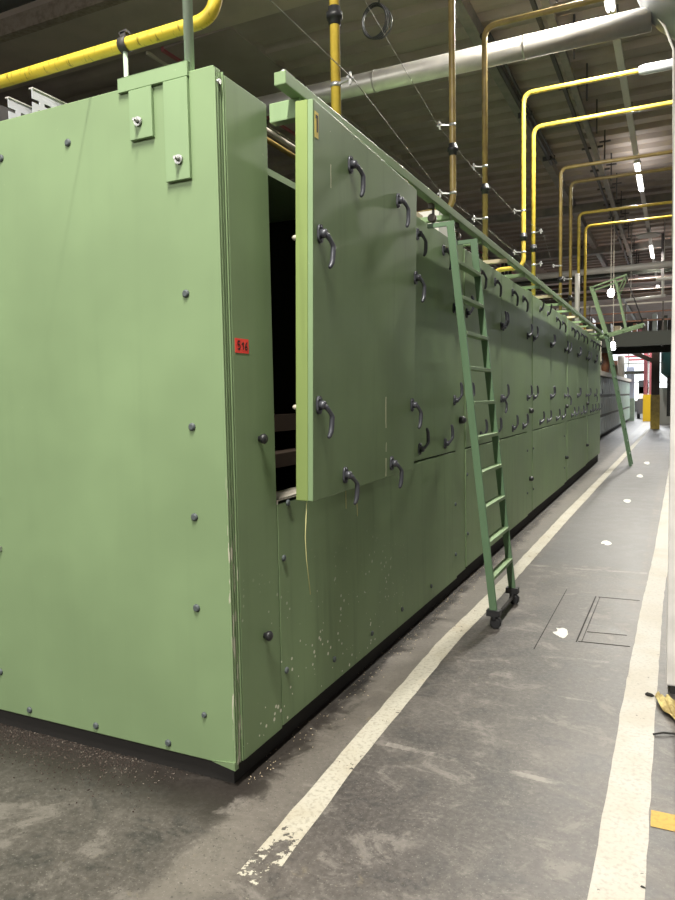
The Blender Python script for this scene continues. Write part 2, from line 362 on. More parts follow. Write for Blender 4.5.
for (x, y, z, lab) in ((-0.33, 22, 4.72, 'round bright lamp behind the tilted green guard frame'), (-0.25, 22, 3.05, 'small bright lamp hanging by a wire at the machine end')):
    o = thing('hanging_lamp', lab, 'lamp', (x, y, z))
    MB().tube([(0, 0, -0.13), (0, 0, -0.10), (0, 0, 0.0), (0, 0, 0.1), (0, 0, 0.13)], [0.03, 0.08, 0.11, 0.08, 0.03] if z > 4 else [0.05, 0.07, 0.07, 0.07, 0.04], 14).build('bulb', 'tube', o)
    MB().cyl((0, 0, 0.13), (0.0, 0, 7.5-z), 0.012, 6).build('wire', 'pale_steel', o)
# silver duct and hood
sd = thing('exhaust_duct', 'round silver galvanised duct crossing under the roof', 'duct', (0, 7.0, 5.85))
MB().tube([(-8, 0, 0), (1.25, 0, 0)], 0.135, 28).build('pipe', 'silver', sd)
for x in (-4.2, -2.2, -0.2): MB().tube([(x, 0, 0), (x+0.03, 0, 0)], 0.141, 28).build('joint_band', 'silver', sd)
hd = thing('extraction_hood', 'large grey rounded sheet-metal hood at the silver duct end', 'hood', (2.35, 7.0, 6.2))
hd.scale = (1, 0.5, 1)
hb = MB(); path = []; rr = []
for k in range(10):
    a = math.radians(-88+k*9.8); path.append((0, 0, 1.15*math.sin(a)+0.25)); rr.append(max(0.05, 1.32*math.cos(a)))
hb.tube(path, rr, 40); hb.build('shell', 'grey_sheet', hd)
MB().tube([(-1.22, -0.25, 0.02), (-1.12, -0.25, -0.25), (-0.96, -0.25, -0.52), (-0.86, -0.25, -0.8), (-0.84, -0.25, -2.2), (-0.84, -0.25, -3.0)], 0.014, 8).build('downpipe', 'trunk', hd)

# ------------------------------------------------------------------ drying machine
BAYS = [(0.368, 3.166, 0.10, 1.77), (3.45, 6.19, 0.125, None), (6.50, 9.27, 0.14, None), (9.56, 12.20, 0.165, None), (12.50, 15.05, 0.185, None)]
mc = thing('drying_machine', 'long green panelled industrial machine filling the left side of the aisle', 'machine')
XB = -3.4
e = MB().box((XB, 0.0, 0.09), (-0.012, 0.012, 2.80)).box((XB, 0.012, 2.77), (-0.012, 0.05, 2.80))
endp = e.build('end_panel', 'green', mc, bevel=0.004)
# bent lower corner of the end panel: small folded sheet lip
MB().quadbox([(-0.12, 0.0, 0.09), (-0.005, -0.006, 0.075), (-0.005, 0.02, 0.075), (-0.12, 0.012, 0.09), (-0.12, -0.002, 0.095), (-0.005, -0.008, 0.11), (-0.005, 0.02, 0.11), (-0.12, 0.012, 0.095)]).build('bent_lip', 'green', endp)
for (x, z, r) in ((-1.15, 2.64, .016), (-0.75, 2.64, .016), (-0.17, 1.97, .016), (-0.162, 1.45, .016), (-0.165, 1.09, .016), (-0.17, 0.72, .016), (-0.15, 0.28, .012),
                  (-1.335, 0.28, .016), (-1.15, 0.125, .015), (-0.74, 0.125, .015), (-0.34, 0.125, .015), (-1.75, 0.125, .015), (-1.75, 2.64, .016)):
    MB().tube([(x, 0.002, z), (x, -0.004, z), (x, -0.010, z)], [r, r, r*0.62], 14).build('stud', 'stud', endp)
for z in (1.12, 0.87): MB().box((-1.292, -0.012, z), (-1.278, 0, z+0.02)).cyl((-1.285, -0.02, z+0.01), (-1.285, 0, z+0.01), 0.006, 8).build('bolt', 'zinc', endp)
# corner trim: vertical folds
cp = MB().box((-0.05, 0.006, 0.095), (-0.010, 0.066, 2.79))
cp.box((-0.014, 0.0, 0.095), (-0.004, 0.006, 2.79)).box((-0.012, 0.012, 0.095), (-0.003, 0.020, 2.78)).box((-0.012, 0.030, 0.095), (-0.004, 0.038, 2.78)).box((-0.012, 0.046, 0.095), (0.0, 0.050, 2.79))
cpo = cp.build('corner_post', 'green_corner', mc)
MB().tube([(-0.02, 0.02, 2.745), (0.004, 0.022, 2.745)], 0.010, 10).build('bolt', 'zinc', cpo)
# filler panel with knobs and sticker
fp = MB().box((-0.03, 0.058, 0.092), (0.0, 0.364, 2.782)).build('filler_panel', 'green_side', mc, bevel=0.003)
for z in (1.39, 0.555):
    MB().tube([(0, 0.235, z), (0.012, 0.235, z), (0.014, 0.235, z), (0.026, 0.235, z), (0.034, 0.235, z), (0.038, 0.235, z)], [0.012, 0.012, 0.02, 0.022, 0.016, 0.006], 16).build('knob', 'rubber', fp)
st = MB().box((0.0, 0.075, 1.738), (0.0012, 0.172, 1.795)).build('sticker', 'red_sticker', fp)
ink = MB()
def stroke(pts):
    for a, b in zip(pts, pts[1:]): ink.bar((0.0018, a[0], a[1]), (0.0018, b[0], b[1]), 0.0008, 0.005, (1, 0, 0))
def dg(o, pts): stroke([(o+a*0.02, 1.752+b*0.032) for a, b in pts])
dg(0.092, [(0.9, 1), (0.1, 1), (0.05, 0.55), (0.7, 0.6), (0.9, 0.3), (0.5, 0), (0, 0.1)])
dg(0.119, [(0.1, 0.6), (0.7, 0.9), (0.65, 0.0)])
dg(0.143, [(0.9, 0.95), (0.35, 0.6), (0.1, 0.2), (0.5, -0.05), (0.9, 0.15), (0.75, 0.4), (0.2, 0.3)])
ink.build('handwriting', 'ink', st)
# plinth, roof, inner chamber
MB().box((XB, 0.03, 0.0), (-0.035, 15.0, 0.24)).build('plinth', 'plinth', mc)
MB().box((XB, 0.02, 2.70), (-0.34, 1.80, 2.735)).box((XB, 1.80, 2.70), (-0.05, 15.05, 2.735)).build('roof', 'green', mc)
MB().box((XB, 1.80, 0.2), (-0.04, 15.0, 2.70)).box((XB, 0.02, 0.2), (-1.2, 1.8, 2.7)).box((XB, 0.02, 0.2), (-0.04, 1.8, 0.95)).build('inner_chamber', 'dark', mc)
# things inside the opening
MB().cyl((-0.06, 0.3, 2.72), (-0.06, 1.8, 2.72), 0.011, 8).build('inner_rod', 'pale_steel', mc)
MB().cyl((-0.09, 0.3, 2.70), (-0.09, 1.8, 2.70), 0.012, 8).build('inner_rod', 'yellow_old', mc)
MB().box((-1.18, 0.3, 1.16), (-0.5, 1.8, 1.24)).box((-1.18, 0.3, 1.36), (-0.6, 1.8, 1.46)).build('inner_shelf', 'brown_steel', mc)
MB().box((-0.16, 0.37, 1.095), (-0.0, 1.78, 1.112)).build('sill_plate', 'pale_steel', mc)
MB().cyl((-0.35, 0.52, 1.42), (-0.2, 0.62, 1.12), 0.003, 5).build('inner_wire', 'trunk', mc)

# latch handle meshes (pivot at origin on the X=0 plane)
def handle_parts(up):
    s = 1 if up else -1
    pl = MB()
    pl.tube([(0, 0, -0.018), (0.011, 0, -0.018)], 0.026, 14); pl.tube([(0, 0, 0.018), (0.011, 0, 0.018)], 0.026, 14); pl.box((0, -0.026, -0.018), (0.011, 0.026, 0.018)); pl.tube([(0.0, 0, 0.030*1), (0.016, 0, 0.030)], 0.008, 8); pl.tube([(0.0, 0, -0.030), (0.016, 0, -0.030)], 0.008, 8)
    lv = MB()
    lv.tube([(0.008, 0, 0), (0.032, 0, 0), (0.038, 0, 0)], [0.022, 0.021, 0.014], 14)
    lv.tube([(0.024, -0.004, 0), (0.036, 0.008, s*0.010), (0.044, 0.030, s*0.030), (0.048, 0.046, s*0.046), (0.049, 0.050, s*0.056), (0.048, 0.050, s*0.10), (0.047, 0.046, s*0.128), (0.044, 0.034, s*0.150), (0.043, 0.028, s*0.157)],
            [0.013, 0.0125, 0.010, 0.011, 0.012, 0.012, 0.012, 0.010, 0.006], 8)
    return pl, lv
HM = {}
for up in (0, 1):
    pl, lv = handle_parts(up)
    both = MB(); both.v = pl.v+lv.v; k = len(pl.v); both.f = pl.f+[tuple(i+k for i in f) for f in lv.f]; both.smooth = pl.smooth+lv.smooth
    for nme, mb in (('plate', pl), ('lever', lv), ('both', both)):
        me = bpy.data.meshes.new('latch_'+nme); me.from_pydata([(a, b*0.86, c*0.9) for a, b, c in mb.v], [], mb.f); me.materials.append(M['handle']); me.polygons.foreach_set('use_smooth', mb.smooth); me.update()
        HM[(nme, up)] = me
def latch(parent, y, z, up, x=0.0, split=False, rot=0.0):
    if split:
        o = bpy.data.objects.new('latch_handle', HM[('plate', up)]); COL.objects.link(o); o.parent = parent; o.location = (x, y, z)
        l = bpy.data.objects.new('lever', HM[('lever', up)]); COL.objects.link(l); l.parent = o
        l.rotation_euler = (rot, 0, 0)
    else:
        o = bpy.data.objects.new('latch_handle', HM[('both', up)]); COL.objects.link(o); o.parent = parent; o.location = (x, y, z)
        o.rotation_euler = (rot, 0, 0)
    return o
ZT, ZS = 2.745, 1.118
def access_panel(y0, y1, first=False):
    o = MB().box((-0.03, y0+0.003, ZS+0.006), (0.0, y1-0.003, ZT)).build('access_panel', 'green_side', mc, bevel=0.004)
    w = y1-y0; r = lambda a: random.uniform(-a, a)
    for f in (0.36, 0.78):
        latch(o, y0+w*f, 2.625, 0, rot=r(0.12) if not 6.4 < y0 < 6.6 else 2.5)
        latch(o, y0+w*f, 1.20, 1, rot=r(0.12))
    for z in (2.23, 1.52):
        latch(o, y0+0.045, z, 1 if random.random() < .8 else 0, rot=r(0.15)); latch(o, y1-0.045, z, 1 if z > 2 or random.random() < .7 else 0, rot=r(0.15))
    return o
for bi, (y0, y1, zb, op) in enumerate(BAYS):
    mid = (y0+y1)/2
    if op: access_panel(op, y1)
    else: access_panel(y0, mid); access_panel(mid, y1)
    lp = MB().box((-0.03, y0+0.003, zb), (0.0, y1-0.003, ZS-0.006)).build('lower_panel', 'green_lower', mc, bevel=0.003)
    if bi == 0: sp = [(0.41, 0.85), (0.41, 0.34), (0.9, 0.22), (1.4, 0.2), (0.46, 1.09), (1.9, 0.2), (2.5, 0.2), (3.13, 0.7), (3.13, 0.3)]
    elif bi < 3: sp = [(y0+0.04, 0.9), (y0+0.04, 0.4), (y1-0.04, 0.9), (y1-0.04, 0.4)]
    else: sp = []
    for (y, z) in sp:
        MB().tube([(0, y, z), (0.006, y, z), (0.010, y, z)], [0.015, 0.015, 0.008], 12).build('stud', 'stud', lp)
    # filler post after the bay
    ny = BAYS[bi+1][0] if bi+1 < len(BAYS) else y1+0.05
    MB().box((-0.04, y1+0.002, zb+0.01), (-0.006, ny-0.002, 2.775)).build('filler_post', 'green_side', mc, bevel=0.003)
    if bi+1 < len(BAYS):
        q = MB().tube([(-0.006, y1+0.14, 1.36), (0.03, y1+0.14, 1.36), (0.045, y1+0.14, 1.36)], [0.03, 0.03, 0.012], 12).build('knob', 'rubber', mc)
        if bi: MB().tube([(-0.006, y1+0.14, 0.55), (0.03, y1+0.14, 0.55), (0.045, y1+0.14, 0.55)], [0.028, 0.028, 0.012], 12).build('knob', 'rubber', mc)
# hanger rail with arms
rail = MB().box((0.058, 0.33, 2.832), (0.113, 14.9, 2.886)).build('hanger_rail', 'green', mc, bevel=0.004)
for y in (0.37, 0.80, 0.97, 1.75, 2.25, 3.4, 4.9, 6.3): MB().tube([(0.083, y, 2.885), (0.083, y, 2.899), (0.083, y, 2.907)], [0.018, 0.016, 0.008], 10).build('bolt', 'zinc', rail)
MB().box((-0.05, 0.47, 2.75), (0.10, 0.52, 2.832)).build('rail_arm', 'green_light', mc, bevel=0.004)
for k in range(15):
    y = 1.75+k*0.92
    MB().box((-0.6, y, 2.80), (0.108, y+0.06, 2.832)).box((-0.5, y, 2.73), (-0.44, y+0.06, 2.80)).build('rail_arm', 'green_light' if k % 3 else 'cream', mc)

# hung access door
hd2 = thing('access_door', 'unhooked green access door with dangling latch handles hanging over the dark opening', 'door', (0.135, 1.125, 2.785))
hd2.rotation_euler = (0, math.radians(1.36), math.radians(2.0))
d = MB().box((-0.035, -0.722, -1.675), (0.040, 0.722, 0.0)); body = d.build('door_leaf', 'green_door', hd2, bevel=0.004)
MB().box((-0.040, -0.730, -1.672), (0.016, -0.722, -0.003)).build('edge_strip', 'green_edge', hd2, bevel=0.002)
MB().box((0.016, -0.728, -1.672), (0.040, -0.722, -0.003)).build('edge_trim', 'green_light', hd2, bevel=0.002)
for y, z in ((-0.33, 2.625), (0.36, 2.63), (-0.665, 2.245), (0.70, 2.26), (-0.675, 1.52), (0.66, 1.50), (-0.38, 1.185), (0.29, 1.18)):
    latch(hd2, y, z-2.78, 0, 0.040, True, random.uniform(-0.12, 0.12))
tg = MB().box((0.040, -0.71, -0.15), (0.0412, -0.675, -0.045)).build('tag', 'yellow_tag', hd2)
MB().box((0.0412, -0.692, -0.125), (0.042, -0.682, -0.06)).box((0.0412, -0.704, -0.072), (0.042, -0.682, -0.058)).build('tag_mark', 'ink', tg)
for z in (-0.55, -1.27): MB().tube([(-0.035, -0.70, z), (-0.062, -0.70, z), (-0.07, -0.70, z)], [0.013, 0.011, 0.004], 10).box((-0.046, -0.715, z-0.012), (-0.035, -0.685, z+0.035)).build('pin', 'pale_steel', hd2)
for y in (-0.45, 0.45): MB().box((-0.03, y-0.04, 0.0), (0.02, y+0.04, 0.012)).build('hanger_hook', 'zinc', hd2)
# loose straws hanging below the door
M['straw'] = nmat('dry_straw', (0.62, 0.60, 0.28), 0.7)
for pts, lab in ((((0.12, 0.42, 1.13), (0.105, 0.425, 0.95), (0.10, 0.44, 0.85), (0.10, 0.47, 0.68)), 'longest bent dry straw hanging from the near bottom corner of the open door'),
                 (((0.13, 0.80, 1.13), (0.13, 0.80, 1.02)), 'short dry straw hanging beside the lower left handle of the open door'),
                 (((0.13, 0.93, 1.13), (0.128, 0.935, 1.02), (0.128, 0.94, 0.96)), 'middle-length dry straw hanging below the bottom edge of the open door')):
    tag(MB().tube(pts, 0.0022, 5).build('straw', 'straw'), lab, 'straw')

# bracket frame on the end panel carrying the poles
br = thing('mounting_bracket', 'pale green bolted bracket with two straps on the machine end panel', 'bracket', (-0.29, 0, 2.8))
MB().box((-0.17, -0.014, -0.022), (0.17, -0.002, 0.035)).box((-0.17, -0.014, 0.030), (0.17, 0.03, 0.035)).build('crossbar', 'green_light', br, bevel=0.002)
s1 = MB().box((-0.115, -0.016, -0.215), (-0.003, -0.002, -0.024)).build('strap', 'green_light', br, bevel=0.002)
s2 = MB().box((0.055, -0.016, -0.40), (0.168, -0.002, -0.024)).build('strap', 'green_light', br, bevel=0.002)
for s, x, z in ((s1, -0.068, -0.15), (s2, 0.122, -0.325)):
    MB().tube([(x, -0.016, z), (x, -0.025, z)], 0.018, 16).tube([(x, -0.025, z), (x, -0.038, z)], 0.010, 6).tube([(x, -0.03, z), (x, -0.048, z)], 0.006, 8).build('bolt', 'zinc', s)
po = MB().tube([(0.158, 0.02, 0.0), (0.158, 0.02, 3.72)], 0.019, 16).build('pole', 'pole', br)
MB().tube([(-0.37, 0.27, -0.06), (-0.37, 0.27, 0.31)], 0.010, 10).build('support_rod', 'pole', br)

# gas pipes
PH = 5.82
def riser(y, top, PH=5.82, x=-0.5, z0=2.74, mat='yellow', bendin=True, cl=(), cp=(), label='', sleeve=False):
    o = thing('gas_pipe', label, 'pipe', (x, y, z0), 'yellow gas risers above the machine')
    pts = [(0, 0, 0)] if not bendin else [(-0.45, 0, 0.0), (-0.45, 0, 0.70), (0, 0, 0.70)]
    pts += [(0, 0, PH-z0), (top-x, 0, PH-z0)]
    MB().tube(arc_path(pts, 0.14), 0.033, 14).build('pipe', mat, o)
    for z in cp: MB().tube([(0, 0, z-z0-0.06), (0, 0, z-z0-0.055), (0, 0, z-z0-0.02), (0, 0, z-z0-0.018), (0, 0, z-z0+0.018), (0, 0, z-z0+0.02), (0, 0, z-z0+0.055), (0, 0, z-z0+0.06)], [0.034, 0.043, 0.043, 0.056, 0.056, 0.043, 0.043, 0.034], 8).build('coupling', 'rubber', o)
    for z, dx in cl:
        c = MB().tube([(0, 0, z-z0-0.014), (0, 0, z-z0+0.014)], 0.036, 12).bar((0.03*dx, -0.01, z-z0), (0.13*dx, -0.04, z-z0+0.01), 0.012, 0.014)
        c.bar((0.12*dx, -0.04, z-z0-0.035), (0.125*dx, -0.04, z-z0+0.045), 0.012, 0.014).bar((0.10*dx, -0.04, z-z0+0.02), (0.15*dx, -0.04, z-z0+0.0), 0.012, 0.014)
        c.build('clamp', 'zinc', o)
    if sleeve: MB().tube([(1.55, 0, PH-z0), (1.62, 0, PH-z0), (3.5, 0, PH-z0)], [0.05, 0.066, 0.066], 12).build('sleeve', 'tray', o)
    return o
riser(2.12, 1.2, cl=((3.62, 1),), cp=((4.06, 0)[:1]), bendin=False, label='nearest yellow gas riser standing behind the hung door top')
riser(4.87, 7, mat='yellow_old', cl=((4.27, -1), (3.60, -1)), cp=(4.03,), label='dull yellow gas riser beside the ladder top')
riser(6.22, 7, mat='yellow_old', cl=((4.24, -1), (3.64, -1)), cp=(3.98,), bendin=False, label='dull yellow riser bending right just above the silver duct')
riser(8.57, 7, 5.93, cl=((4.26, -1), (3.66, -1)), cp=(3.88,), label='bright yellow riser whose top run ends in a grey sleeve', sleeve=True)
riser(9.38, 7, 5.72, cl=((4.10, 1), (3.60, 1)), cp=(3.86,), bendin=False, label='bright yellow riser just right of the sleeved one')
riser(12.3, 7, 5.9, mat='yellow_old', cl=((4.05, -1), (3.5, -1)), cp=(3.78,), bendin=False, label='dull riser in the middle of the far yellow pairs, left of its twin')
riser(13.75, 7, 6.01, mat='yellow_old', cl=((4.0, -1),), cp=(3.6,), bendin=False, label='dull riser with a pale tube clamped beside it')
riser(15.15, 7, 5.68, cl=(), cp=(3.5,), bendin=False, label='left riser of the farthest bright yellow pair')
riser(16.45, 7, 5.66, cl=(), cp=(3.3,), bendin=False, label='right riser of the farthest bright yellow pair')
tag(MB().cyl((-0.36, 13.75, 2.74), (-0.36, 13.75, 4.1), 0.05, 10).build('vent_tube', 'trunk'), 'short pale tube standing next to the dull yellow riser', 'tube')
gp = thing('gas_pipe', 'scuffed yellow gas pipe running above the machine end panel and turning up', 'pipe', (-0.17, 0.27, 3.13))
MB().tube(arc_path([(-3.2, 0, 0), (0, 0, 0), (0, 0, 3.3)], 0.11, 8), 0.028, 18).build('pipe', 'yellow_scuff', gp)
MB().tube([(-0.51, 0, 0), (-0.47, 0, 0)], 0.033, 16).bar((-0.49, 0, 0.03), (-0.49, 0, 0.05), 0.03, 0.03).bar((-0.51, 0.0, 0.045), (-0.47, 0.0, 0.052), 0.03, 0.012).build('clamp', 'dark_steel', gp)
# guy wires and the coil
def wire(pts, label): tag(MB().tube(pts, 0.003, 6).build('guy_wire', 'joist'), label, 'wire')
wire([(-0.36, -0.5, 3.60), (-0.36, 2.1, 3.62), (-0.61, 4.87, 3.60), (-0.61, 6.22, 3.64), (-0.61, 8.57, 3.66), (-0.61, 12.3, 3.5)], 'thin lower wire linking the clamps of the yellow risers')
wire([(-0.5, 1.0, 4.6), (-0.55, 2.6, 4.5), (-0.64, 4.87, 4.27), (-0.64, 6.22, 4.24), (-0.64, 8.57, 4.26), (-0.36, 9.38, 4.10), (-0.64, 12.3, 4.05)], 'thin upper wire linking the clamps of the yellow risers')
cc = MB()
fx = Vector((0.9, 0.43, 0)); 
for k, (ra, rb, ox, tl) in enumerate(((0.105, 0.155, 0.0, 0.25), (0.112, 0.160, 0.004, 0.28), (0.118, 0.158, 0.012, 0.2), (0.13, 0.152, 0.022, 0.1), (0.108, 0.148, -0.003, 0.3))):
    pts = []
    for i in range(33):
        a = 2*math.pi*i/32; u = ra*math.cos(a)*1.0; w = rb*math.sin(a)
        uu = u*math.cos(tl)+w*math.sin(tl); ww = -u*math.sin(tl)+w*math.cos(tl)
        p = Vector((-0.98, 4.0, 5.0))+fx*(uu+ox)+Vector((0, 0.01*k, ww)); pts.append(p)
    cc.tube(pts, 0.007, 6, cap=False)
cc.tube([(-0.93, 4.0, 5.14), (-0.91, 4.0, 5.4), (-0.93, 4.0, 8.08)], 0.007, 6)
tag(cc.build('cable_coil', 'rubber'), 'coiled black cable hanging high beside the nearest yellow riser', 'cable')

# slotted trays behind the end panel
def tray(x, y, label, L=0.5):
    o = thing('cable_tray', label, 'tray', (x, y, 2.735))
    mb = MB(); H0 = 0.27
    # perforated side: strips around slots
    n = int(L/0.07)
    mb.box((-0.004, 0, 0), (0.0, L, 0.09)); mb.box((-0.004, 0, H0-0.02), (0.0, L, H0))
    for r in range(4):
        z = 0.09+r*0.04
        for i in range(n+2):
            a = i*0.07-(0.03 if r % 2 else 0); b0 = max(0, a); b1 = min(L, a+0.03)
            if b1 > b0: mb.box((-0.004, b0, z), (0, b1, z+0.016))
        mb.box((-0.004, 0, z+0.016), (0, L, z+0.04))
    mb.build('perforated_side', 'tray', o)
    MB().box((-0.02, 0, H0), (0.004, L, H0+0.006)).build('flange', 'trunk', o)
    MB().box((-0.3, 0.0, 0.0), (-0.28, L, H0)).build('back_side', 'dark_steel', o)
tray(-1.14, 0.18, 'grey slotted cable tray on the roof behind the end panel', 0.45)
tray(-1.32, 0.20, 'grey slotted cable tray half hidden at the left edge', 0.3)
tag(MB().box((-3.3, 1.2, 2.736), (-1.45, 2.2, 3.15)).build('control_box', 'dark_steel'), 'dark box standing on the machine roof behind the trays', 'box')
tag(MB().box((-0.75, 2.5, 2.735), (-0.2, 3.0, 2.93)).build('insulation_block', 'cream'), 'cream block on the machine roof behind the ladder top', 'box')
tag(MB().box((-0.42, 3.15, 2.735), (-0.12, 3.45, 3.0)).build('junction_box', 'splash'), 'small white box on the machine roof beside the ladder hooks', 'box')

# ------------------------------------------------------------------ ladders
def lerp(a, b, t): return tuple(a[i]*(1-t)+b[i]*t for i in range(3))
ld = thing('ladder', 'green ladder hooked on the rail and standing on the white line', 'ladder', (0.48, 2.65, 0))
def L(p): return (p[0]-0.48, p[1]-2.65, p[2])
ya, yb = 2.35, 2.95
tops = {}
for y in (ya, yb):
    f = (0.485, y, 0.10); t = (0.205, y, 2.70)
    MB().bar(L(f), L(t), 0.022, 0.050, (0, 1, 0)).build('stile', 'green_ladder', ld, bevel=0.003)
    arm = MB().box(L((0.235, y-0.009, 2.672)), L((0.05, y+0.009, 2.70))).build('hook_arm', 'green_ladder', ld)
    wh = MB().tube([L((0.083, y-0.018, 2.735)), L((0.083, y-0.016, 2.735)), L((0.083, y+0.016, 2.735)), L((0.083, y+0.018, 2.735))], [0.022, 0.028, 0.028, 0.022], 16).box(L((0.075, y+0.018, 2.69)), L((0.092, y+0.024, 2.832))).box(L((0.06, y-0.02, 2.80)), L((0.09, y+0.024, 2.832))).build('roller', 'brown_steel', ld)
    c = MB().box(L((0.44, y-0.03, 0.085)), L((0.53, y+0.03, 0.125)))
    c.tube([L((0.485, y, 0.088)), L((0.49, y, 0.06))], [0.022, 0.03], 10)
    c.tube([L((0.497, y-0.022, 0.038)), L((0.497, y-0.018, 0.038)), L((0.497, y+0.018, 0.038)), L((0.497, y+0.022, 0.038))], [0.028, 0.037, 0.037, 0.028], 16)
    c.build('caster', 'rubber', ld)
MB().tube([L((0.49, ya, 0.06)), L((0.49, yb, 0.06))], 0.013, 8).build('axle', 'plinth', ld)
for k in range(10):
    t = (0.335+k*0.2335-0.10)/2.60; p = lerp((0.485, 0, 0.10), (0.205, 0, 2.70), t)
    a = L((p[0], ya+0.011, p[2])); b = L((p[0], yb-0.011, p[2]))
    MB().box((a[0]-0.028, a[1], a[2]-0.012), (b[0]+0.028, b[1], b[2]+0.012)).build('rung', 'steel_tread' if False else 'green_light', ld, bevel=0.002)

fl = thing('ladder', 'green ladder with a tilted guard frame leaning at the far machine end', 'ladder', (0.73, 13.7, 0))
def L2(p): return (p[0]-0.73, p[1]-13.7, p[2])
for y in (13.7, 14.2):
    MB().bar(L2((0.73, y, 0.02)), L2((0.22, y, 2.78)), 0.025, 0.055, (0, 1, 0)).build('stile', 'green_ladder', fl)
    MB().bar(L2((0.22, y, 2.78)), L2((-0.08, y, 3.79)), 0.025, 0.06, (0, 1, 0)).build('guard_post', 'green_light', fl)
    MB().bar(L2((-0.08, y, 3.78)), L2((0.60, y, 3.98)), 0.025, 0.03, (0, 1, 0)).build('guard_rail', 'green_light', fl)
    MB().bar(L2((0.39, y, 3.92)), L2((0.60, y, 2.89)), 0.025, 0.03, (0, 1, 0)).build('guard_post', 'green_light', fl)
    MB().bar(L2((0.0, y, 2.72)), L2((0.94, y, 2.96)), 0.025, 0.045, (0, 1, 0)).build('guard_rail', 'green_light', fl)
    MB().tube([L2((0.60, y, 3.97)), L2((0.94, y, 2.97))], 0.010, 6).build('stay_wire', 'dark_steel', fl)
    MB().tube([L2((0.59, y, 3.97)), L2((0.46, y, 3.66))], 0.012, 6).build('brace', 'green_light', fl)
for k in range(10):
    p = lerp((0.73, 0, 0.02), (0.22, 0, 2.78), 0.09+k*0.098)
    MB().box(L2((p[0]-0.02, 13.715, p[2]-0.012)), L2((p[0]+0.02, 14.185, p[2]+0.012))).build('rung', 'green_ladder', fl)
for (x, z) in ((-0.08, 3.79), (0.60, 3.98), (0.94, 2.96)):
    MB().box(L2((x-0.02, 13.7, z-0.02)), L2((x+0.02, 14.2, z+0.02))).build('guard_rail', 'green_light', fl)

# ------------------------------------------------------------------ floor markings and litter
def stripe(name, pts, label, mat, z=0.002, cat='line'):
    # pts: list of (x0, x1, y) rows, slightly irregular edges
    mb = MB(); rows = []
    for (a, b) in zip(pts, pts[1:]):
        n = max(2, int((b[2]-a[2])/0.09)) if b[2] < 8 else 24
        for i in range(n):
            t = i/n; rows.append((a[0]+(b[0]-a[0])*t+random.uniform(-.003, .003), a[1]+(b[1]-a[1])*t+random.uniform(-.003, .003), a[2]+(b[2]-a[2])*t))
    rows.append(pts[-1])
    for (x0, x1, y) in rows: mb.v += [(x0, y, z), (x1, y, z)]
    for i in range(len(rows)-1): mb.f.append((2*i, 2*i+1, 2*i+3, 2*i+2)); mb.smooth.append(False)
    return tag(mb.build(name, mat), label, cat)
stripe('floor_line', [(0.285, 0.405, -0.52), (0.262, 0.365, 0.34), (0.222, 0.335, 2.0), (0.250, 0.36, 3.0), (0.262, 0.385, 7.2), (0.34, 0.46, 14), (0.44, 0.56, 24), (0.5, 0.62, 31)], 'narrow worn white line on the floor passing under the ladder', 'line')
stripe('floor_line', [(1.338, 1.496, -0.9), (1.340, 1.494, 1.3), (1.36, 1.498, 3.4), (1.39, 1.53, 5.0), (1.45, 1.59, 12.3), (1.55, 1.69, 24)], 'wide scuffed white line on the floor beside the white pillar', 'line_b')
stripe('floor_mark', [(1.50, 1.9, 0.385), (1.50, 1.9, 0.495)], 'short yellow mark on the floor right of the wide white line', 'yellow_line', cat='mark')
def blob(x, y, rx, ry, label, ang=0, n=26, notch=None):
    pts = []
    for i in range(n):
        a = 2*math.pi*i/n; r = 1+0.14*math.sin(2*a+x*9)+0.10*math.sin(3*a+y*5)+random.uniform(-.07, .07)
        if notch and abs((a-notch+math.pi) % (2*math.pi)-math.pi) < 0.35: r *= 0.45
        u = rx*r*math.cos(a); v = ry*r*math.sin(a); pts.append((x+u*math.cos(ang)-v*math.sin(ang), y+u*math.sin(ang)+v*math.cos(ang), 0.001))
    tag(MB().poly(pts, 0.0015).build('paint_splash', 'splash'), label, 'paint', 'white paint splashes along the aisle')
blob(0.905, 2.42, 0.042, 0.11, 'nearest and largest white paint splash on the floor', 0.2, notch=2.6)
blob(0.93, 5.48, 0.045, 0.14, 'second white paint splash, on the dark floor coating', notch=4)
blob(0.955, 8.65, 0.045, 0.2, 'third white paint splash down the aisle')
blob(0.98, 12.05, 0.05, 0.3, 'fourth white paint splash, near the far ladder foot')
blob(1.01, 14.76, 0.055, 0.35, 'farthest white paint splash on the aisle floor')
# hatch recess lines (thin steel frame flush in the floor)
h = MB(); HY0, HY1 = 2.28, 3.38
for (a, b, w) in (((1.02, 2.28), (1.03, 3.38), 0.008), ((1.05, 2.30), (1.06, 3.36), 0.004), ((1.03, 2.29), (1.33, 2.31), 0.006), ((1.05, 3.37), (1.34, 3.38), 0.005), ((1.06, 2.50), (1.30, 2.52), 0.003), ((0.80, 2.05), (0.80, 3.50), 0.004)):
    h.bar((*a, 0.001), (*b, 0.001), w, 0.003, (b[1]-a[1], a[0]-b[0], 0))
tag(h.build('floor_hatch', 'plinth'), 'dark frame of a flush floor hatch between the white lines', 'hatch')
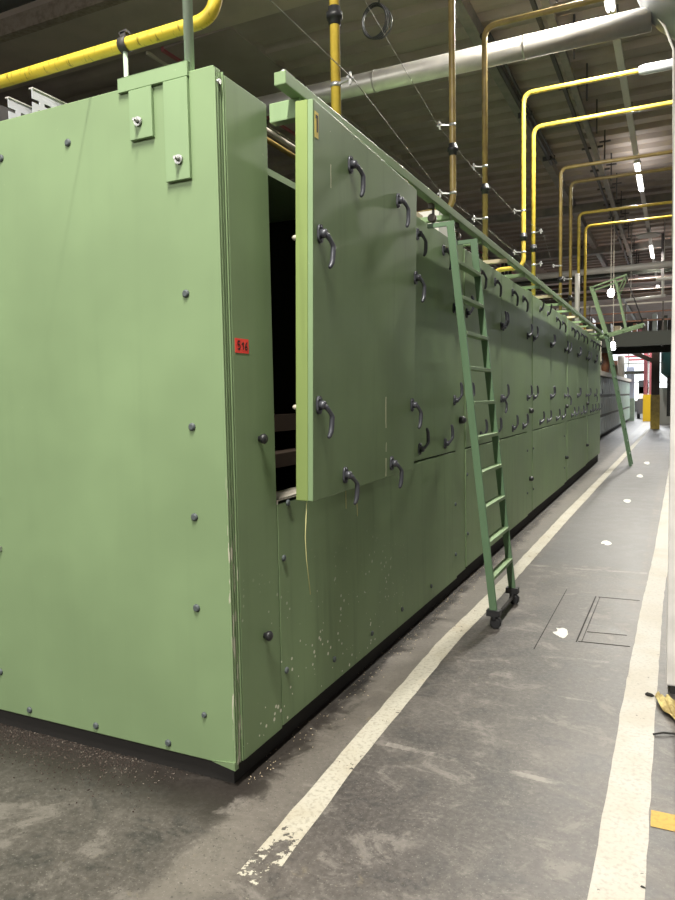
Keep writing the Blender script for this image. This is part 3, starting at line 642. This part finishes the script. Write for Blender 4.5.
# debris under the end panel (crumbs nobody could count)
db = MB()
for i in range(5200):
    x = random.uniform(-2.4, -0.25); y = 0.05-abs(random.gauss(0, 0.13)); 
    if x > -0.5 and random.random() < 0.75: continue
    if y < -0.36: continue
    s = random.uniform(0.001, 0.0032); a = random.uniform(0, 6)
    p = Vector((x, y, s*0.6)); ax = Vector((math.cos(a), math.sin(a), 0))
    db.bar(p-ax*s, p+ax*s, s, s*1.2, (0, 0, 1))
tag(db.build('debris', tint('brown_crumbs', (0.05, 0.035, 0.028), (0.35, 0.3, 0.25), 60, 0.9, lo=.5, hi=.75)), 'brown gritty debris swept along the foot of the end panel', 'debris', kind='stuff')
ds = MB()
for i in range(700):
    x = random.uniform(-0.08, 0.16); y = random.uniform(0.05, 7.5); s = random.uniform(0.0006, 0.0022); a = random.uniform(0, 6)
    p = Vector((x*random.random()**0.5+0.0, y, s*0.6)); ax = Vector((math.cos(a), math.sin(a), 0)); db2 = ds.bar(p-ax*s*2, p+ax*s*2, s, s, (0, 0, 1))
tag(ds.build('dust', 'cream'), 'fine pale dust and straw along the machine plinth', 'dust', kind='stuff')
# white pillar, rag, stones
pl = thing('support_pillar', 'white painted pillar at the right edge of the aisle', 'pillar', (1.75, 1.85, 0))
MB().box((-0.212, -0.20, 0.04), (0.25, 0.25, 8.1)).build('shaft', 'white', pl, bevel=0.01)
MB().box((-0.195, -0.195, 0.0), (0.245, 0.245, 0.06)).build('foot', 'plinth', pl)
rg = MB(); nx, ny = 12, 16
for jy in range(ny+1):
    for ix in range(nx+1):
        u = ix/nx; v = jy/ny; cx = 1.52+0.09*v+(u-0.5)*0.06*(1+0.5*math.sin(v*5)); cy = 1.56-0.33*v+0.02*math.sin(u*7)
        rg.v.append((cx, cy, 0.006+0.022*abs(math.sin(u*9+v*6))*(1-0.3*v)+0.006*random.random()))
for jy in range(ny):
    for ix in range(nx):
        a = jy*(nx+1)+ix; rg.f.append((a, a+1, a+nx+2, a+nx+1)); rg.smooth.append(True)
ro = rg.build('rag', 'cloth'); sl = ro.modifiers.new('thickness', 'SOLIDIFY'); sl.thickness = 0.004; tag(ro, 'crumpled stained yellow rag on the floor at the pillar foot', 'rag')
def stone(x, y, r, lab):
    tag(MB().tube([(x-r, y, r*0.4), (x-r*0.5, y+r*0.1, r*0.5), (x+r*0.4, y-r*0.1, r*0.45), (x+r, y, r*0.3)], [r*0.15, r*0.5, r*0.42, r*0.1], 7).build('stone_chip', 'plinth'), lab, 'stone')
stone(1.462, 1.575, 0.022, 'dark lump lying on the wide white line by the rag')
stone(1.49, 0.03, 0.008, 'tiny dark chip on the near part of the wide white line')
tag(MB().tube([(1.49, 1.13, 0.006), (1.53, 1.15, 0.012), (1.58, 1.17, 0.007), (1.64, 1.15, 0.005)], 0.005, 6).build('twig', 'plinth'), 'thin dark twig-like scrap below the rag', 'scrap')

# ------------------------------------------------------------------ far background
m2 = thing('machine', 'grey-green panelled machine beyond the long green one', 'machine', (-0.7, 20, 0))
MB().box((-2.5, 0.0, 0.12), (-0.03, 20, 2.15)).build('casing', 'mezz', m2)
MB().box((-2.5, 0.1, 0.0), (-0.12, 20, 0.12)).build('plinth', 'plinth', m2)
MB().box((-2.5, -0.02, 2.15), (0.06, 20, 2.30)).build('top_edge', 'pale_steel', m2)
for k in range(20):
    y0 = k*0.99+0.05; mt = 'grey_green' if k < 12 else 'mint'
    for z0, z1 in ((0.18, 0.74), (0.84, 1.42), (1.52, 2.10)):
        MB().box((-0.03, y0, z0), (0.0, y0+0.87, z1)).build('panel', mt, m2)

# pipework on top of and beside it
for k, (x, y, h, r, mt, lab) in enumerate(((-1.0, 20.4, 3.6, .09, 'rust', 'rusty upright pipe just past the green machine'), (-0.8, 21.2, 3.3, .07, 'mezz', 'thin dark upright pipe by the rusty one'),
        (-0.95, 22.3, 3.7, .12, 'mezz', 'thick dark upright pipe on the grey-green machine'), (-0.76, 23.2, 3.3, .06, 'pale_steel', 'pale upright pipe under the small bright lamp'))):
    tag(MB().cyl((x, y, 2.3), (x, y, h), r, 12).tube([(x, y, h*0.8), (x, y, h*0.8+0.05)], r*1.5, 12).build('standpipe', mt), lab, 'pipe')
for k in range(7):
    y = 24+k*2.2; x = -1.0+0.15*(k % 2)
    tag(MB().cyl((x, y, 2.3), (x, y, 2.75+0.3*(k % 3)), 0.16, 12).tube([(x, y, 2.7), (x-0.3, y, 2.9), (x-0.6, y+0.3, 2.8)], 0.07, 8).build('valve', ['cream', 'rust', 'trunk'][k % 3]), 'fitting on top of the grey-green machine, number %s from the front in the row' % ['one', 'two', 'three', 'four', 'five', 'six', 'seven'][k], 'valve', 'fittings on the far machine')
# mezzanine
mz = thing('mezzanine', 'dark steel mezzanine walkway with railings crossing the aisle far back', 'walkway', (0, 25, 3.2))
MB().box((-9, 0, 0.0), (7, 0.25, 0.42)).box((-9, 5.0, 0.0), (7, 5.25, 0.42)).build('girder', 'mezz', mz)
MB().box((-9, 0, 0.42), (7, 5.2, 0.50)).build('deck', 'mezz', mz)
for k in range(9): MB().box((-8+k*1.8, 0.2, 0.2), (-7.9+k*1.8, 5.0, 0.42)).build('joist', 'brown_steel', mz)
for z in (0.85, 1.15, 1.45): MB().box((-9, 0.0, z), (7, 0.04, z+0.05)).build('railing', 'pale_steel' if z > 1.2 else 'rust', mz)
for k in range(13): MB().box((-8.5+k*1.2, 0, 0.5), (-8.44+k*1.2, 0.05, 1.5)).build('railing_post', 'brown_steel', mz)
ORD = ['first', 'second', 'third', 'fourth', 'fifth', 'sixth', 'seventh', 'eighth', 'ninth', 'tenth', 'eleventh', 'twelfth']
for k in range(12):
    x = -1.9+k*0.33; hgt = random.uniform(0.25, 0.8)
    tag(MB().box((x, 26.4+random.random(), 3.705), (x+random.uniform(.12, .28), 27.8, 3.705+hgt)).build('crate', ['rust', 'brown_steel', 'grey_green', 'mezz', 'cream', 'brown_steel'][k % 6]), ['rusty', 'brown', 'grey-green', 'dark', 'cream', 'brown'][k % 6]+' container on the mezzanine deck, %s from the left in the row' % ORD[k], 'crate', 'containers on the mezzanine deck')
for k, (yy, zz, mt, lab) in enumerate(((27.5, 5.2, 'brown_steel', 'lowest'), (28.2, 5.7, 'dark_steel', 'middle'), (29.0, 6.3, 'mezz', 'highest'))):
    o = thing('pipe_rack', '%s dark pipe rack spanning the hall above the mezzanine' % lab, 'rack', (0, yy, zz))
    MB().box((-9, 0, 0), (8, 0.12, 0.14)).build('beam', mt, o)
    for q in range(3): MB().cyl((-9, -0.1-q*0.16, 0.2), (8, -0.1-q*0.16, 0.2), 0.05, 8).build('pipe', ['dark_steel', 'rust', 'brown_steel'][q], o)
    for q in range(6): MB().box((-8+q*3, 0, 0.14), (-7.9+q*3, 0.1, 7.5-zz)).build('hanger', 'dark_steel', o)
cl = thing('steel_column', 'dark brown steel column with a yellow base under the mezzanine', 'column', (0.78, 31, 0))
MB().box((-0.16, -0.15, 1.45), (0.16, -0.12, 3.7)).box((-0.16, 0.12, 1.45), (0.16, 0.15, 3.7)).box((-0.02, -0.12, 1.45), (0.02, 0.12, 3.7)).build('shaft', 'brown_steel', cl)
MB().box((-0.18, -0.17, 0.0), (0.18, 0.17, 1.45)).build('yellow_base', 'yellow', cl)
MB().bar((-1.5, 0, 3.6), (-0.12, 0, 2.9), 0.15, 0.18).build('brace', 'brown_steel', cl)
rc = thing('steel_column', 'faded red steel column with a bright yellow base, behind the brown one', 'column', (0.22, 40, 0))
MB().box((-0.24, -0.1, 1.4), (-0.05, 0.1, 4.4)).build('shaft', 'pink_red', rc); MB().box((0.03, -0.1, 1.4), (0.24, 0.1, 4.4)).build('shaft', 'pink_red', rc)
MB().box((-0.26, -0.15, 0.0), (0.26, 0.15, 1.45)).build('yellow_base', 'hazard', rc)
bc = thing('steel_column', 'pale blue column with a mint base in the daylight', 'column', (-0.72, 40.6, 0))
MB().box((-0.2, -0.15, 1.25), (0.2, 0.15, 3.0)).build('shaft', 'pale_blue', bc); MB().box((-0.22, -0.17, 0.0), (0.22, 0.17, 1.25)).build('base', 'mint', bc)
MB().box((-0.9, -0.5, 2.6), (0.7, 0.5, 2.75)).build('top_shelf', 'mezz', bc)
rd = thing('red_roof_frame', 'faded red roof slats sloping down behind the mezzanine', 'roof', (0, 36, 0))
for k in range(9):
    z = 4.6-0.16*k; MB().box((-3.0+0.28*k, 0.5*k, z), (0.3, 0.5*k+0.25, z+0.09)).build('slat', 'pink_red', rd)
ww = tag(MB().box((0.80, 36, 0), (2.6, 36.2, 1.78)).build('screen_wall', 'splash'), 'low white screen behind the brown column', 'screen')
tk = thing('tank', 'dark teal round tank on a black stand at the far right', 'tank', (1.55, 34, 0))
MB().tube([(0, 0, 2.2), (0, 0, 2.45), (0, 0, 3.5), (0, 0, 3.75)], [0.35, 0.62, 0.62, 0.3], 24).build('vessel', 'teal', tk)
MB().box((-0.35, -0.3, 0.45), (0.35, 0.3, 2.25)).build('stand', 'rubber', tk)
fk = thing('forklift', 'dark small truck parked in the bright far area', 'vehicle', (-0.15, 44, 0))
MB().box((-0.35, 0, 0.3), (0.35, 1.8, 1.2)).build('body', 'dark_steel', fk); MB().box((-0.3, 0.1, 1.5), (0.25, 0.15, 2.3)).build('mast', 'rubber', fk)
for s in (-0.3, 0.3): MB().cyl((s-0.08, 0.4, 0.3), (s+0.08, 0.4, 0.3), 0.3, 16).build('wheel', 'rubber', fk)
MB().box((-0.28, 0.1, 1.2), (0.28, 1.2, 1.9)).build('cab', 'pale_steel', fk)
tag(MB().tube([(-0.1, 24.9, 4.80), (1.2, 24.9, 4.87)], 0.05, 10).cyl((0.1, 24.9, 4.8), (0.1, 24.9, 7.5), 0.012, 6).cyl((1.15, 24.9, 4.85), (1.15, 24.9, 7.5), 0.012, 6).build('pale_pipe', 'splash'), 'bright white horizontal pipe above the mezzanine rail', 'pipe')
tag(MB().tube([(0.9, 24.7, 5.40), (1.9, 24.7, 5.44)], 0.05, 10).cyl((1.1, 24.8, 4.87), (1.1, 24.8, 5.4), 0.03, 8).build('pale_pipe', 'splash'), 'short white pipe stepping up toward the pillar', 'pipe')
tag(MB().tube([(-4, 24.3, 5.78), (4, 24.3, 5.86)], 0.11, 14).build('grey_pipe', 'trunk'), 'thick grey pipe crossing under the far roof', 'pipe')
